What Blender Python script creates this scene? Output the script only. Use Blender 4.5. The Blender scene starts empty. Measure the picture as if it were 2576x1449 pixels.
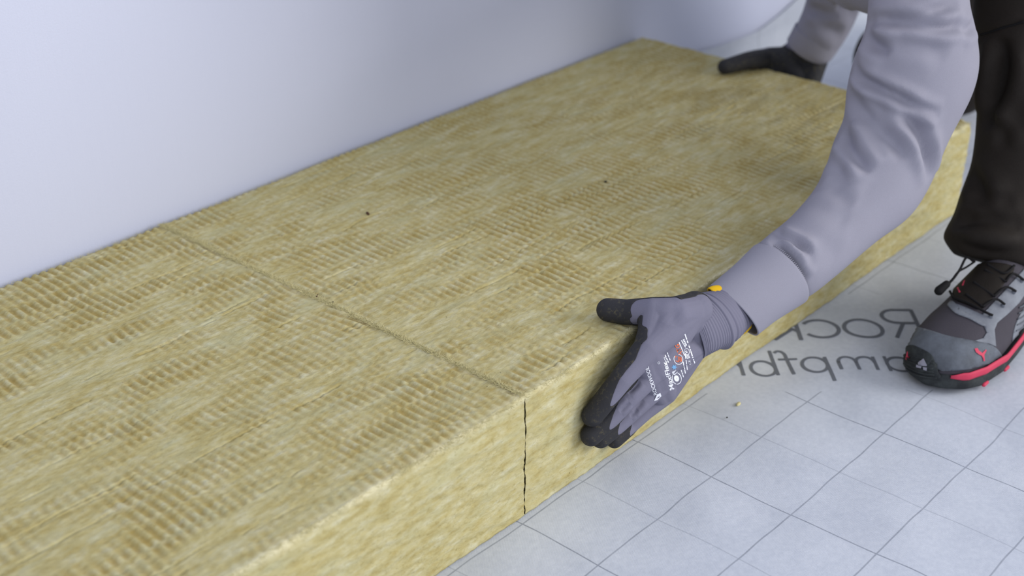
import bpy, bmesh, math, random
import numpy as np
from mathutils import Vector, Matrix
from mathutils.bvhtree import BVHTree
from mathutils.geometry import delaunay_2d_cdt

random.seed(4); rng = np.random.default_rng(4)
SC = bpy.context.scene
COL = SC.collection

# ------------------------------------------------------------------ camera
FW, FH, FPX = 2576, 1449, 3541.45
PITCH, YAW = math.radians(28.035), math.radians(48.564)
CAM = Vector((-0.8997, -0.7787, 0.9018))
FWD = Vector((math.sin(YAW)*math.cos(PITCH), math.cos(YAW)*math.cos(PITCH), -math.sin(PITCH)))
RGT = Vector((math.cos(YAW), -math.sin(YAW), 0)); UPV = RGT.cross(FWD)
cd = bpy.data.cameras.new('camera'); cam = bpy.data.objects.new('camera', cd); COL.objects.link(cam)
cd.sensor_width = 36; cd.lens = FPX/FW*36; cd.clip_start = .02; cd.clip_end = 60
cam.matrix_world = Matrix((( RGT.x, UPV.x, -FWD.x, CAM.x), (RGT.y, UPV.y, -FWD.y, CAM.y), (RGT.z, UPV.z, -FWD.z, CAM.z), (0,0,0,1)))
cd.dof.use_dof = True; cd.dof.focus_distance = 1.50; cd.dof.aperture_fstop = 4.0
SC.camera = cam

# ------------------------------------------------------------------ light
w = bpy.data.worlds.new('daylight'); SC.world = w; w.use_nodes = True
wb = w.node_tree.nodes['Background']; wb.inputs[0].default_value = (.86, .91, 1, 1); wb.inputs[1].default_value = .68
def area(name, loc, target, size, power, color):
    l = bpy.data.lights.new(name, 'AREA'); l.shape = 'RECTANGLE'; l.size, l.size_y = size; l.energy = power; l.color = color
    o = bpy.data.objects.new(name, l); COL.objects.link(o); o.location = loc
    o.rotation_euler = (Vector(target)-Vector(loc)).to_track_quat('-Z', 'Y').to_euler(); return o
area('window_daylight', (3.3, -4.4, 2.5), (.4, .1, .1), (3.2, 2.6), 225, (1, .97, .93))
area('fill_light_left', (-2.3, -4.6, 2.7), (.4, .5, .2), (2.8, 2.2), 92, (.93, .93, 1))  # added fill from an unseen left side, brightens and evens the wall
SC.view_settings.view_transform = 'Standard'; SC.view_settings.look = 'None'
SC.view_settings.exposure = 0.06; SC.view_settings.gamma = 1; SC.view_settings.use_curve_mapping = False

# ------------------------------------------------------------------ helpers
def at(u, v, d):                       # a point at depth d, from its place in the photograph's 2576x1449 frame
    return CAM + d*(FWD + RGT*((u-FW/2)/FPX) - UPV*((v-FH/2)/FPX))
def atp(u, v, ax, c):                  # the same, on the plane axis = c
    r = FWD + RGT*((u-FW/2)/FPX) - UPV*((v-FH/2)/FPX)
    return CAM + r*((c-CAM[ax])/r[ax])
def tag(o, label=None, cat=None, group=None, kind=None):
    for k, x in (('label', label), ('category', cat), ('group', group), ('kind', kind)):
        if x: o[k] = x
    return o
def obj(name, verts, faces, mat, parent=None, smooth=True):
    me = bpy.data.meshes.new(name)
    me.from_pydata([tuple(p) for p in verts] if not isinstance(verts, np.ndarray) else verts.tolist(), [], faces)
    me.update()
    return obj_me(name, me, mat, parent, smooth)
def obj_me(name, me, mat, parent=None, smooth=True):
    me.name = name; me.materials.clear(); me.materials.append(mat)
    me.polygons.foreach_set('use_smooth', [smooth]*len(me.polygons))
    o = bpy.data.objects.new(name, me); COL.objects.link(o)
    if parent:
        o.parent = parent; o.matrix_parent_inverse = Matrix.Translation(-Vector(LOC.get(parent.name, (0, 0, 0))))
    return o
LOC = {}
def empty(name, loc):
    o = bpy.data.objects.new(name, None); COL.objects.link(o); o.location = loc; o.empty_display_size = .1; LOC[o.name] = loc; return o
def quads(v):                          # dense quad grid mesh from an (n, m, 3) array
    n, m = v.shape[:2]
    i = np.arange(n*m).reshape(n, m)
    return v.reshape(-1, 3), np.stack([i[:-1, :-1], i[1:, :-1], i[1:, 1:], i[:-1, 1:]], -1).reshape(-1, 4)
def mesh_np(name, V, Q, extra=()):
    me = bpy.data.meshes.new(name)
    V = np.asarray(V, np.float32); k = Q.shape[1]; nl = Q.size + sum(len(e) for e in extra); nf = len(Q)+len(extra)
    me.vertices.add(len(V)); me.vertices.foreach_set('co', V.ravel())
    me.loops.add(nl); li = np.concatenate([Q.ravel()] + [np.asarray(e) for e in extra]).astype(np.int32)
    me.loops.foreach_set('vertex_index', li)
    me.polygons.add(nf); cnt = np.concatenate([np.full(len(Q), k)] + [[len(e)] for e in extra]) if extra else np.full(len(Q), k)
    me.polygons.foreach_set('loop_start', np.concatenate([[0], np.cumsum(cnt)[:-1]]).astype(np.int32))
    me.update(calc_edges=True); me.validate(); return me
def coords(me):
    a = np.empty(len(me.vertices)*3, np.float32); me.vertices.foreach_get('co', a); return a.reshape(-1, 3).astype(float)
def normals(me):
    a = np.empty(len(me.vertices)*3, np.float32); me.vertices.foreach_get('normal', a); return a.reshape(-1, 3).astype(float)
def setco(me, V): me.vertices.foreach_set('co', np.asarray(V, np.float32).ravel()); me.update()
def relax(me, n, f=.5):
    e = np.empty(len(me.edges)*2, np.int32); me.edges.foreach_get('vertices', e); e = e.reshape(-1, 2)
    V = coords(me); N = len(V); deg = np.bincount(e.ravel(), minlength=N)[:, None]
    for k in range(n):
        for fac in (f, -f*.9) if n > 3 else (f,):
            A = np.stack([np.bincount(e[:, 0], V[e[:, 1], c], N) + np.bincount(e[:, 1], V[e[:, 0], c], N) for c in range(3)], 1)
            V = V + fac*(A/np.maximum(deg, 1) - V)
    setco(me, V)
def blur(me, n, f=.5):
    for _ in range(n): relax(me, 1, f)
# lattice noise in numpy
def vn(x, y, seed=0):
    xi, yi = np.floor(x).astype(np.int64), np.floor(y).astype(np.int64); fx, fy = x-xi, y-yi
    fx = fx*fx*(3-2*fx); fy = fy*fy*(3-2*fy)
    def h(a, b):
        k = (a*374761393 + b*668265263 + seed*974634777) & 0xffffffff
        k = ((k ^ (k >> 13))*1274126177) & 0xffffffff
        return ((k ^ (k >> 16)) & 0xffff)/65535.0
    return (h(xi, yi)*(1-fx)+h(xi+1, yi)*fx)*(1-fy) + (h(xi, yi+1)*(1-fx)+h(xi+1, yi+1)*fx)*fy
def fbm(x, y, o=3, seed=0):
    s = 0; a = .5; t = 0
    for k in range(o): s = s + a*vn(x*2**k, y*2**k, seed+k*17); t += a; a *= .5
    return s/t
def cat_rom(P, n):
    P = np.asarray(P, float); m = len(P); t = np.linspace(0, m-1, n); out = []
    for x in t:
        i = min(int(x), m-2); f = x-i
        p0, p1, p2, p3 = P[max(i-1, 0)], P[i], P[i+1], P[min(i+2, m-1)]
        out.append(.5*((2*p1)+(-p0+p2)*f+(2*p0-5*p1+4*p2-p3)*f*f+(-p0+3*p1-3*p2+p3)*f**3))
    return np.array(out)
def loft(C, A, B, n=60, seg=48, cap=True, rib=None):   # centres, half-axis vectors A and B
    C, A, B = (cat_rom(x, n) for x in (C, A, B))
    th = np.linspace(0, 2*np.pi, seg, endpoint=False)
    V = C[:, None] + A[:, None]*np.cos(th)[None, :, None] + B[:, None]*np.sin(th)[None, :, None]
    if rib is not None: V = C[:, None] + (V-C[:, None])*(1+rib(np.linspace(0, 1, n))[:, None, None])
    i = np.arange(n*seg).reshape(n, seg); j = np.roll(i, -1, 1)
    F = np.stack([i[:-1], j[:-1], j[1:], i[1:]], -1).reshape(-1, 4).tolist()
    if cap: F += [i[0, ::-1].tolist(), i[-1].tolist()]
    return V.reshape(-1, 3), F
def outline(st, ratio=.8, n=60, seg=48, cap=True, rib=None):   # stations: left and right outline, depth, depth ratio
    C, A, B = [], [], []
    tl = [s[6] if len(s) > 6 else 0 for s in st]
    L = [at(s[0], s[1], s[4]-t) for s, t in zip(st, tl)]; R = [at(s[2], s[3], s[4]+t) for s, t in zip(st, tl)]
    C = [(a+b)/2 for a, b in zip(L, R)]
    for i, s in enumerate(st):
        T = (C[min(i+1, len(st)-1)]-C[max(i-1, 0)]).normalized(); a = (R[i]-L[i])/2
        b = a.cross(T).normalized()*a.length*(s[5] if len(s) > 5 else ratio)
        A.append(a); B.append(b)
    return loft(C, A, B, n, seg, cap, rib)
def capsule(p, r, q, s, seg=20):       # tapered capsule
    p, q = Vector(p), Vector(q); ax = (q-p); L = ax.length or 1e-6; ax = ax/L
    u = ax.orthogonal().normalized(); v = ax.cross(u); V = []; rows = []
    prof = [(-math.cos(t)*r, math.sin(t)*r) for t in np.linspace(0, math.pi/2, 6)] + [(L+math.sin(t)*s, math.cos(t)*s) for t in np.linspace(0, math.pi/2, 6)]
    for x, rr in prof:
        rr = max(rr, 1e-5)
        V += [p+ax*x+(u*math.cos(k*2*math.pi/seg)+v*math.sin(k*2*math.pi/seg))*rr for k in range(seg)]
    m = len(prof); F = [[i*seg+k, i*seg+(k+1) % seg, (i+1)*seg+(k+1) % seg, (i+1)*seg+k] for i in range(m-1) for k in range(seg)]
    F += [list(range(seg))[::-1], [(m-1)*seg+k for k in range(seg)]]
    return V, F
def chain(pts):
    out = []
    for (p, r), (q, s) in zip(pts[:-1], pts[1:]): out.append(capsule(p, r, q, s))
    return out
def merge(parts):
    V, F = [], []
    for v, f in parts:
        k = len(V); V += [tuple(x) for x in v]; F += [[i+k for i in g] for g in f]
    return V, F
def fuse(parts, voxel, smooth=6):      # one continuous skin over a set of closed shapes
    V, F = merge(parts); me = bpy.data.meshes.new('fuse'); me.from_pydata(V, [], F); me.update()
    o = bpy.data.objects.new('fuse', me); COL.objects.link(o)
    m = o.modifiers.new('r', 'REMESH'); m.mode = 'VOXEL'; m.voxel_size = voxel
    dg = bpy.context.evaluated_depsgraph_get(); dg.update()
    r = bpy.data.meshes.new_from_object(o.evaluated_get(dg))
    bpy.data.objects.remove(o); bpy.data.meshes.remove(me)
    relax(r, smooth); return r
def bvh(me): return BVHTree.FromPolygons([v.co for v in me.vertices], [tuple(p.vertices) for p in me.polygons])
def cast(tree, u, v):
    d = (at(u, v, 1)-CAM).normalized(); h = tree.ray_cast(CAM, d); n = h[1]
    if n is not None and n.dot(d) > 0: n = -n
    return h[0], n
def strokes(me, tree, S):              # cloth folds: (points, depth, width[, side bias]) pressed into the surface
    V = coords(me); N = normals(me); D = np.zeros(len(V))
    for s in S:
        pts = cat_rom(s[0], len(s[0])*5); amp, wd = s[1], s[2]; bias = s[3] if len(s) > 3 else .55
        P = [cast(tree, *p)[0] for p in pts]; P = np.array([p for p in P if p is not None])
        if len(P) < 3: continue
        lo, hi = P.min(0)-wd*4, P.max(0)+wd*4
        I = np.where(((V > lo) & (V < hi)).all(1))[0]
        if not len(I): continue
        d = np.full(len(I), 9.); tt = np.zeros(len(I))
        for k in range(len(P)-1):
            ab = P[k+1]-P[k]; t = np.clip(((V[I]-P[k])@ab)/max(ab@ab, 1e-12), 0, 1)
            dd = np.linalg.norm(V[I]-P[k]-t[:, None]*ab, axis=1); m = dd < d; d[m] = dd[m]; tt[m] = (k+t[m])/(len(P)-1)
        tp = np.clip(np.minimum(tt, 1-tt)*3.2, 0, 1)**.7
        D[I] += 1.6*tp*amp*(-np.exp(-(d/wd)**2) + bias*np.exp(-((d-2.1*wd)/(1.1*wd))**2))
    setco(me, V+N*D[:, None])
def clip_mesh(me, f, sign):            # the part of a mesh where the vertex field f*sign > 0, cut cleanly along f = 0
    V = coords(me); f = f*sign; out = V.tolist(); cache = {}; F = []
    me.calc_loop_triangles()
    for t in me.loop_triangles:
        a = list(t.vertices); s = [f[i] > 0 for i in a]
        if all(s): F.append(a); continue
        if not any(s): continue
        poly = []
        for k in range(3):
            i, j = a[k], a[(k+1) % 3]
            if s[k]: poly.append(i)
            if s[k] != s[(k+1) % 3]:
                key = (min(i, j), max(i, j))
                if key not in cache:
                    i0, j0 = key; x = f[i0]/(f[i0]-f[j0]); cache[key] = len(out); out.append((V[i0]*(1-x)+V[j0]*x).tolist())
                poly.append(cache[key])
        F.append(poly)
    used = sorted({i for g in F for i in g}); mp = {o: n for n, o in enumerate(used)}
    m = bpy.data.meshes.new('clip'); m.from_pydata([out[i] for i in used], [], [[mp[i] for i in g] for g in F]); m.update(); return m
def solid(o, t, off=1, bevel=0):
    m = o.modifiers.new('thickness', 'SOLIDIFY'); m.thickness = t; m.offset = off
    return o
def in_poly(x, y, P):
    c = np.zeros(x.shape, bool); n = len(P)
    for i in range(n):
        (x1, y1), (x2, y2) = P[i], P[i-1]
        with np.errstate(divide='ignore', invalid='ignore'): c ^= ((y1 > y) != (y2 > y)) & (x < (x2-x1)*(y-y1)/(y2-y1)+x1)
    return c
def patch(name, poly, tree, mat, parent, lift, thick, res=6, smooth_edge=True):   # a thin panel lying on a surface
    if smooth_edge:
        P = np.array(poly+[poly[0]], float); P = cat_rom(P, len(poly)*5)[:-1]
    else: P = np.array(poly, float)
    xs, ys = np.meshgrid(np.arange(P[:, 0].min(), P[:, 0].max(), res), np.arange(P[:, 1].min(), P[:, 1].max(), res))
    xs, ys = xs.ravel(), ys.ravel(); k = in_poly(xs, ys, P)
    pts = [Vector(p) for p in P] + [Vector((a, b)) for a, b in zip(xs[k], ys[k])]
    n = len(P); r = delaunay_2d_cdt(pts, [(i, (i+1) % n) for i in range(n)], [], 1, 1e-4)
    V = []; ok = []
    for p in r[0]:
        h, nn = cast(tree, p.x, p.y)
        ok.append(h is not None); V.append(h+nn*lift if h is not None else Vector())
    F = [list(f)[::-1] for f in r[2] if all(ok[i] for i in f)]
    comp = list(range(len(V)))                         # keep the one connected piece
    def root(i):
        while comp[i] != i: comp[i] = comp[comp[i]]; i = comp[i]
        return i
    for f in F:
        for i in f[1:]: comp[root(i)] = root(f[0])
    cnt = {}
    for f in F: cnt[root(f[0])] = cnt.get(root(f[0]), 0)+1
    if cnt: big = max(cnt, key=cnt.get); F = [f for f in F if root(f[0]) == big]
    used = sorted({i for f in F for i in f}); mp = {a_: b_ for b_, a_ in enumerate(used)}; V = [V[i] for i in used]; F = [[mp[i] for i in f] for f in F]
    o = obj(name, V, F, mat, parent); 
    if thick: solid(o, thick, 0)
    return o
def tube(name, pts, r, mat, parent, seg=8, n=None):
    P = cat_rom(pts, n or len(pts)*6); V = []; F = []
    u = None
    for i in range(len(P)):
        T = Vector(P[min(i+1, len(P)-1)]-P[max(i-1, 0)]).normalized()
        u = T.orthogonal().normalized() if u is None else (u-T*u.dot(T)).normalized(); b = T.cross(u)
        V += [Vector(P[i])+(u*math.cos(k*2*math.pi/seg)+b*math.sin(k*2*math.pi/seg))*r for k in range(seg)]
    m = len(P); F = [[i*seg+k, i*seg+(k+1) % seg, (i+1)*seg+(k+1) % seg, (i+1)*seg+k] for i in range(m-1) for k in range(seg)]
    F += [list(range(seg))[::-1], [(m-1)*seg+k for k in range(seg)]]
    return obj(name, V, F, mat, parent)

# ------------------------------------------------------------------ materials
class NT:
    def __init__(s, name, rough=.8, spec=.3):
        s.m = bpy.data.materials.new(name); s.m.use_nodes = True; s.t = s.m.node_tree; s.b = s.t.nodes['Principled BSDF']
        s.b.inputs['Roughness'].default_value = rough; s.b.inputs['Specular IOR Level'].default_value = spec
        s.co = s.t.nodes.new('ShaderNodeTexCoord').outputs['Object']
    def n(s, typ, ins={}, **kw):
        x = s.t.nodes.new(typ)
        for k, v in kw.items(): setattr(x, k, v)
        for k, v in ins.items(): s.put(x.inputs[k], v)
        return x
    def put(s, inp, v):
        if isinstance(v, bpy.types.NodeSocket): s.t.links.new(v, inp)
        else: inp.default_value = v
    def math(s, op, a, b=0, c=0): return s.n('ShaderNodeMath', {0: a, 1: b, 2: c}, operation=op).outputs[0]
    def scale(s, v): return s.n('ShaderNodeMapping', {'Vector': s.co, 'Scale': v}).outputs[0]
    def noise(s, sc, detail=3, vec=None, rough=.55, dist=0): return s.n('ShaderNodeTexNoise', {'Vector': vec or s.co, 'Scale': sc, 'Detail': detail, 'Roughness': rough, 'Distortion': dist}).outputs['Fac']
    def ramp(s, f, stops):
        r = s.n('ShaderNodeValToRGB', {0: f}); e = r.color_ramp.elements
        while len(e) < len(stops): e.new(.5)
        for x, (p, c) in zip(e, stops): x.position = p; x.color = (*c, 1)
        return r.outputs[0]
    def mix(s, f, a, b, mode='MIX'):
        x = s.n('ShaderNodeMix', data_type='RGBA', blend_type=mode)
        s.put(x.inputs[0], f)
        for i, v in ((6, a), (7, b)): s.put(x.inputs[i], (*v, 1) if isinstance(v, tuple) and len(v) == 3 else v)
        return x.outputs[2]
    def color(s, c): s.put(s.b.inputs['Base Color'], (*c, 1) if isinstance(c, tuple) else c); return s
    def bump(s, h, strength=.4, dist=.001):
        s.put(s.b.inputs['Normal'], s.n('ShaderNodeBump', {'Height': h, 'Strength': strength, 'Distance': dist}).outputs[0]); return s
def srgb(h):
    c = [int(h[i:i+2], 16)/255 for i in (0, 2, 4)]
    return tuple(x/12.92 if x <= .04045 else ((x+.055)/1.055)**2.4 for x in c)
M = {}
def fabric(name, hexc, var=.12, rough=.9, grain=900, bump=.25, dist=.0006, sheen=0):
    a = NT(name, rough, .2); c = srgb(hexc)
    f = a.math('ADD', a.math('MULTIPLY', a.noise(9, 4), .6), a.math('MULTIPLY', a.noise(grain, 2), .4))
    a.color(a.ramp(f, [(.3, tuple(x*(1-var) for x in c)), (.7, tuple(min(1, x*(1+var)) for x in c))]))
    a.bump(a.noise(grain, 3), bump, dist)
    if sheen: a.b.inputs['Sheen Weight'].default_value = sheen
    M[name] = a.m; return a.m
def plain(name, hexc, rough=.6, spec=.35, bump=0):
    a = NT(name, rough, spec); a.color(srgb(hexc))
    if bump: a.bump(a.noise(700, 3), bump, .0006)
    M[name] = a.m; return a.m
fabric('sweatshirt_grey', '8F8E9B', .08, .95, 1100, .3)
fabric('cuff_grey', '92919E', .06, .95, 1500, .3)
fabric('trouser_black', '211C18', .35, .7, 800, .5)
fabric('glove_knit', '757485', .08, .9, 1800, .35)
fabric('shoe_mesh', '454249', .25, .85, 1300, .6)
fabric('skin', 'C89880', .06, .6, 300, .1)
fabric('hair', '2A2019', .3, .7, 900, .5)
plain('print_white', 'E4E6EE', .7); plain('print_orange', 'E0764F', .7); plain('print_blue', '6FA3CF', .7)
plain('yellow_trim', 'E0B31E', .8, .2, .3); plain('shoe_red', 'C23A55', .6, .3, .2); plain('lace_black', '161517', .8, .2)
plain('print_ink', '6C7079', .9, .1); plain('bark', '4A2F1E', .8); plain('speck', '1E1C1A', .8)
plain('eye_dark', '3A302A', .3)
a = NT('glove_coating', .72, .3)
dust = a.ramp(a.noise(160, 4, rough=.75), [(.54, srgb('2C2C30')), (.78, srgb('5A543F'))]); a.color(dust); a.bump(a.noise(1500, 3), .5, .0005); M['glove_coating'] = a.m
a = NT('shoe_rubber', .75, .3)
a.color(a.ramp(a.noise(38, 4, rough=.65), [(.35, srgb('50545B')), (.7, srgb('666C76'))])); a.bump(a.noise(900, 3), .3, .0005); M['shoe_rubber'] = a.m
a = NT('shoe_overlay', .7, .3)
a.color(a.ramp(a.noise(30, 4, rough=.65), [(.35, srgb('6C7079')), (.7, srgb('82878F'))])); a.bump(a.noise(900, 3), .25, .0005); M['shoe_overlay'] = a.m
a = NT('shoe_sole', .8, .3)
a.color(a.ramp(a.noise(45, 4, rough=.7), [(.4, srgb('232629')), (.75, srgb('3E4344'))])); M['shoe_sole'] = a.m

# painted wall: fine vertical roller texture
a = NT('wall_paint', .62, .2)
tone = a.noise(1.4, 2, a.scale((1, 1, .35)))
a.color(a.ramp(tone, [(.35, srgb('C1C6DC')), (.65, srgb('C9CDE0'))]))
a.bump(a.math('ADD', a.noise(150, 2, a.scale((1, 1, .04))), a.math('MULTIPLY', a.noise(420, 3), .8)), .22, .0012); M['wall'] = a.m
a = NT('screed', .9, .2); a.color(a.ramp(a.noise(6, 5), [(.3, srgb('8D8C8A')), (.7, srgb('A5A4A1'))])); M['screed'] = a.m

# mineral wool: pale, greenish and tan fibre streaks lying along the slab
a = NT('mineral_wool', .95, .1)
st = a.noise(1, 6, a.scale((34, 105, 105)), .66)
bl = a.noise(1, 4, a.scale((13, 34, 34)), .6)
sp = a.noise(1, 3, a.scale((170, 260, 260)), .6)
c = a.ramp(st, [(.30, srgb('A6965F')), (.46, srgb('B5AA79')), (.58, srgb('BDB58C')), (.75, srgb('C9C6AA'))])
c = a.mix(a.math('MULTIPLY', a.math('SMOOTH_MIN', 1, a.n('ShaderNodeMapRange', {0: bl, 1: .5, 2: .72}).outputs[0], .01), .5), c, srgb('B3B494'))
at_rib = a.n('ShaderNodeAttribute', attribute_name='groove_tan').outputs['Fac']
c = a.mix(a.math('MULTIPLY', at_rib, .75), c, srgb('9E8648'))  # darker tan mixed in towards the rib grooves
c = a.mix(a.math('MULTIPLY', a.n('ShaderNodeAttribute', attribute_name='torn').outputs['Fac'], .85), c, srgb('E0D9B6'))
c = a.mix(a.n('ShaderNodeMapRange', {0: sp, 1: .55, 2: .8, 4: .5}).outputs[0], c, srgb('867845'))
vo = a.n('ShaderNodeTexVoronoi', {'Vector': a.co, 'Scale': 55}, feature='F1')
dots = a.math('MULTIPLY', a.math('LESS_THAN', vo.outputs['Distance'], .035), a.math('GREATER_THAN', a.noise(30, 1), .58))
c = a.mix(dots, c, srgb('4A4030')); a.color(c)
a.bump(a.math('ADD', a.noise(1, 4, a.scale((180, 700, 700)), .7), a.math('MULTIPLY', st, .9)), .5, .0014); M['wool'] = a.m
fabric('wool_fibre', 'CDC494', .08, .95, 400, 0)

# membrane: pale fleece with a printed ten-centimetre grid, left blank where the lettering runs
a = NT('membrane', .62, .35)
sep = a.n('ShaderNodeSeparateXYZ', {0: a.co}).outputs
def line(coord, other, x0, width, seed):
    wob = a.math('MULTIPLY', a.math('SUBTRACT', a.n('ShaderNodeTexNoise', {'W': a.math('ADD', other, seed), 'Scale': 11, 'Detail': 1}, noise_dimensions='1D').outputs['Fac'], .5), .0045)
    k = a.math('DIVIDE', a.math('SUBTRACT', a.math('ADD', coord, wob), x0), .1)
    d = a.math('MULTIPLY', a.math('ABSOLUTE', a.math('SUBTRACT', a.math('FRACT', a.math('ADD', k, .5)), .5)), .1)
    l = a.n('ShaderNodeMapRange', {0: d, 1: width, 2: width*.45, 3: 0, 4: 1}).outputs[0]
    odd = a.math('FLOORED_MODULO', a.math('ROUND', k), 2)
    return l, odd
ly, odd = line(sep[0], sep[1], -.0118, .0011, 3.1)
lx, _ = line(sep[1], sep[0], -.0088, .0012, 7.7)
ly = a.math('MULTIPLY', ly, a.math('SUBTRACT', .85, a.math('MULTIPLY', odd, .5)))
lx = a.math('MULTIPLY', lx, .7)
nn = a.math('ADD', a.math('MULTIPLY', sep[0], .7317), a.math('MULTIPLY', sep[1], .6816))
blank = a.math('MULTIPLY', a.math('GREATER_THAN', nn, .232), a.math('LESS_THAN', nn, .477))
lines = a.math('MULTIPLY', a.math('MAXIMUM', lx, ly), a.math('SUBTRACT', 1, blank))
lines = a.math('MULTIPLY', lines, a.math('ADD', .55, a.math('MULTIPLY', a.noise(60, 3), .6)))
base = a.ramp(a.math('ADD', a.math('MULTIPLY', a.noise(8, 4), .6), a.math('MULTIPLY', a.noise(160, 3), .4)), [(.35, srgb('B6BCC9')), (.65, srgb('C8CDD8'))])
a.color(a.mix(a.math('MULTIPLY', lines, 1.0), base, srgb('767C8A')))
wv = a.math('MULTIPLY', a.math('SINE', a.math('MULTIPLY', sep[0], 2*math.pi/.0016)), a.math('SINE', a.math('MULTIPLY', sep[1], 2*math.pi/.0016)))
a.bump(a.math('ADD', a.math('MULTIPLY', wv, .35), a.noise(350, 3)), .3, .0008); M['membrane'] = a.m

# ------------------------------------------------------------------ room
def box(name, lo, hi, mat):
    (x0, y0, z0), (x1, y1, z1) = lo, hi
    V = [(x0, y0, z0), (x1, y0, z0), (x1, y1, z0), (x0, y1, z0), (x0, y0, z1), (x1, y0, z1), (x1, y1, z1), (x0, y1, z1)]
    F = [(0, 3, 2, 1), (4, 5, 6, 7), (0, 1, 5, 4), (1, 2, 6, 5), (2, 3, 7, 6), (3, 0, 4, 7)]
    return obj(name, V, F, mat, smooth=False)
tag(box('floor', (-3.2, -3.4, -.12), (3.6, .9, -.006), M['screed']), 'grey screed floor under the membrane', None, kind='structure')
tag(box('wall_back', (-3.2, .612, -.006), (3.6, .75, 2.6), M['wall']), 'smooth white painted wall behind the slabs', None, kind='structure')

# membrane sheet: rests on the floor, gently wavy, turned up against the wall
def sheet_z(x, y):
    wv = .0050*(fbm(x*9+3, y*9, 2, 5)-.5) + .0050*(fbm((x+y)*5, (x-y)*11, 2, 9)-.5)
    near = np.clip(-y/.05, 0, 1)                       # pressed flat under the slabs
    near = np.where((x > 1.0) & (y > -.05), np.clip((x-1.0)/.08, 0, 1), near)
    return -.0015 + wv*near*1.0
xs = np.arange(-1.6, 3.55, .013); ys = np.concatenate([np.arange(-2.2, .50, .012), np.linspace(.50, .70, 46)])
X, Y = np.meshgrid(xs, ys, indexing='ij')
V = np.zeros(X.shape+(3,))
top_h = .06 + .05*np.clip((X-1.30)/.25, 0, 2)**2 + .012*np.clip((1.4-X)/.2, 0, 1)
top_h = np.where(X < 1.0, .05, top_h)
s = np.clip(Y-.50, 0, None)                            # unrolled length past the start of the cove
flat = .606-.50
r = np.where(X < 1.02, .004, .004+.05*np.clip((X-1.02)/.25, 0, 1))
a0 = flat-r; arc = np.clip((s-a0)/r, 0, math.pi/2); up = np.clip((s-a0-r*math.pi/2)/(.20-a0-r*math.pi/2), 0, 1)
V[..., 0] = X
V[..., 1] = np.where(s > 0, .50+np.minimum(s, a0)+r*np.sin(arc), Y)
V[..., 2] = np.where(s > a0, r*(1-np.cos(arc)) + up*np.maximum(top_h-r, .01), 0) + sheet_z(X, Y)
sv, sq = quads(V)
sheet = obj_me('membrane_sheet', mesh_np('membrane_sheet', sv, sq), M['membrane'])
tag(sheet, 'pale grey fleece membrane sheet with a printed grid covering the floor', 'membrane')
EE, NN = np.array((.6816, -.7317)), np.array((.7317, .6816))      # along and across the diagonal lettering
def letter(strokes_, wd):
    V, F = [], []
    for P in strokes_:
        P = np.array(P, float); k = len(V)
        for i in range(len(P)):
            t = P[min(i+1, len(P)-1)]-P[max(i-1, 0)]; t = t/np.linalg.norm(t); nrm = np.array((-t[1], t[0]))*wd/2
            for q in (P[i]+nrm, P[i]-nrm):
                x, y = q[0]*EE+q[1]*NN; V.append((x, y, float(sheet_z(np.array(x), np.array(y)))+.0006))
        F += [[k+2*i, k+2*i+1, k+2*i+3, k+2*i+2] for i in range(len(P)-1)]
    o = obj('printed_letter', V, F, M['print_ink'], sheet); return o
def arc(cx, cy, rx, ry, a, b, n=28): return [(cx+rx*math.cos(math.radians(t)), cy+ry*math.sin(math.radians(t))) for t in np.linspace(a, b, n)]
def ln(x0, y0, x1, y1, n=8): return [(x0+(x1-x0)*t, y0+(y1-y0)*t) for t in np.linspace(0, 1, n)]
# upper line, mirrored because the print is on the underside: R o c k
W1 = .0052
letter([ln(.527, .361, .529, .432), ln(.529, .431, .505, .433) + arc(.505, .416, .018, .017, 90, 270) + ln(.505, .3985, .528, .397), ln(.510, .398, .492, .361)], W1)
letter([arc(.454, .383, .0245, .0235, 0, 360, 40)], W1)
letter([arc(.398, .383, .0235, .0225, -145, 145)], W1)
letter([ln(.3675, .355, .369, .410), ln(.367, .378, .337, .404), ln(.361, .383, .334, .3565)], W1)
# lower line: a m p f b r
W2 = .0042
letter([arc(.478, .294, .0165, .0165, 0, 360, 32), ln(.462, .277, .462, .312)], W2)
letter([ln(.4465, .279, .447, .310), arc(.435, .2965, .0115, .013, 0, 180, 16)+ln(.4235, .2965, .4235, .279), arc(.4125, .2965, .011, .013, 0, 180, 16)+ln(.4015, .2965, .4015, .2795)], W2)
letter([arc(.3715, .2935, .0155, .018, 0, 360, 32), ln(.3872, .254, .387, .3115)], W2)
letter([ln(.3415, .273, .3395, .316)+arc(.3325, .3165, .0072, .0125, 10, 140, 10), ln(.329, .3095, .3525, .3095)], W2)
letter([arc(.3065, .2885, .0152, .017, 0, 360, 32), ln(.3222, .273, .3215, .330)], W2)
letter([ln(.2795, .272, .2795, .305), arc(.268, .289, .0115, .015, 5, 110, 8)], W2)

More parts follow.
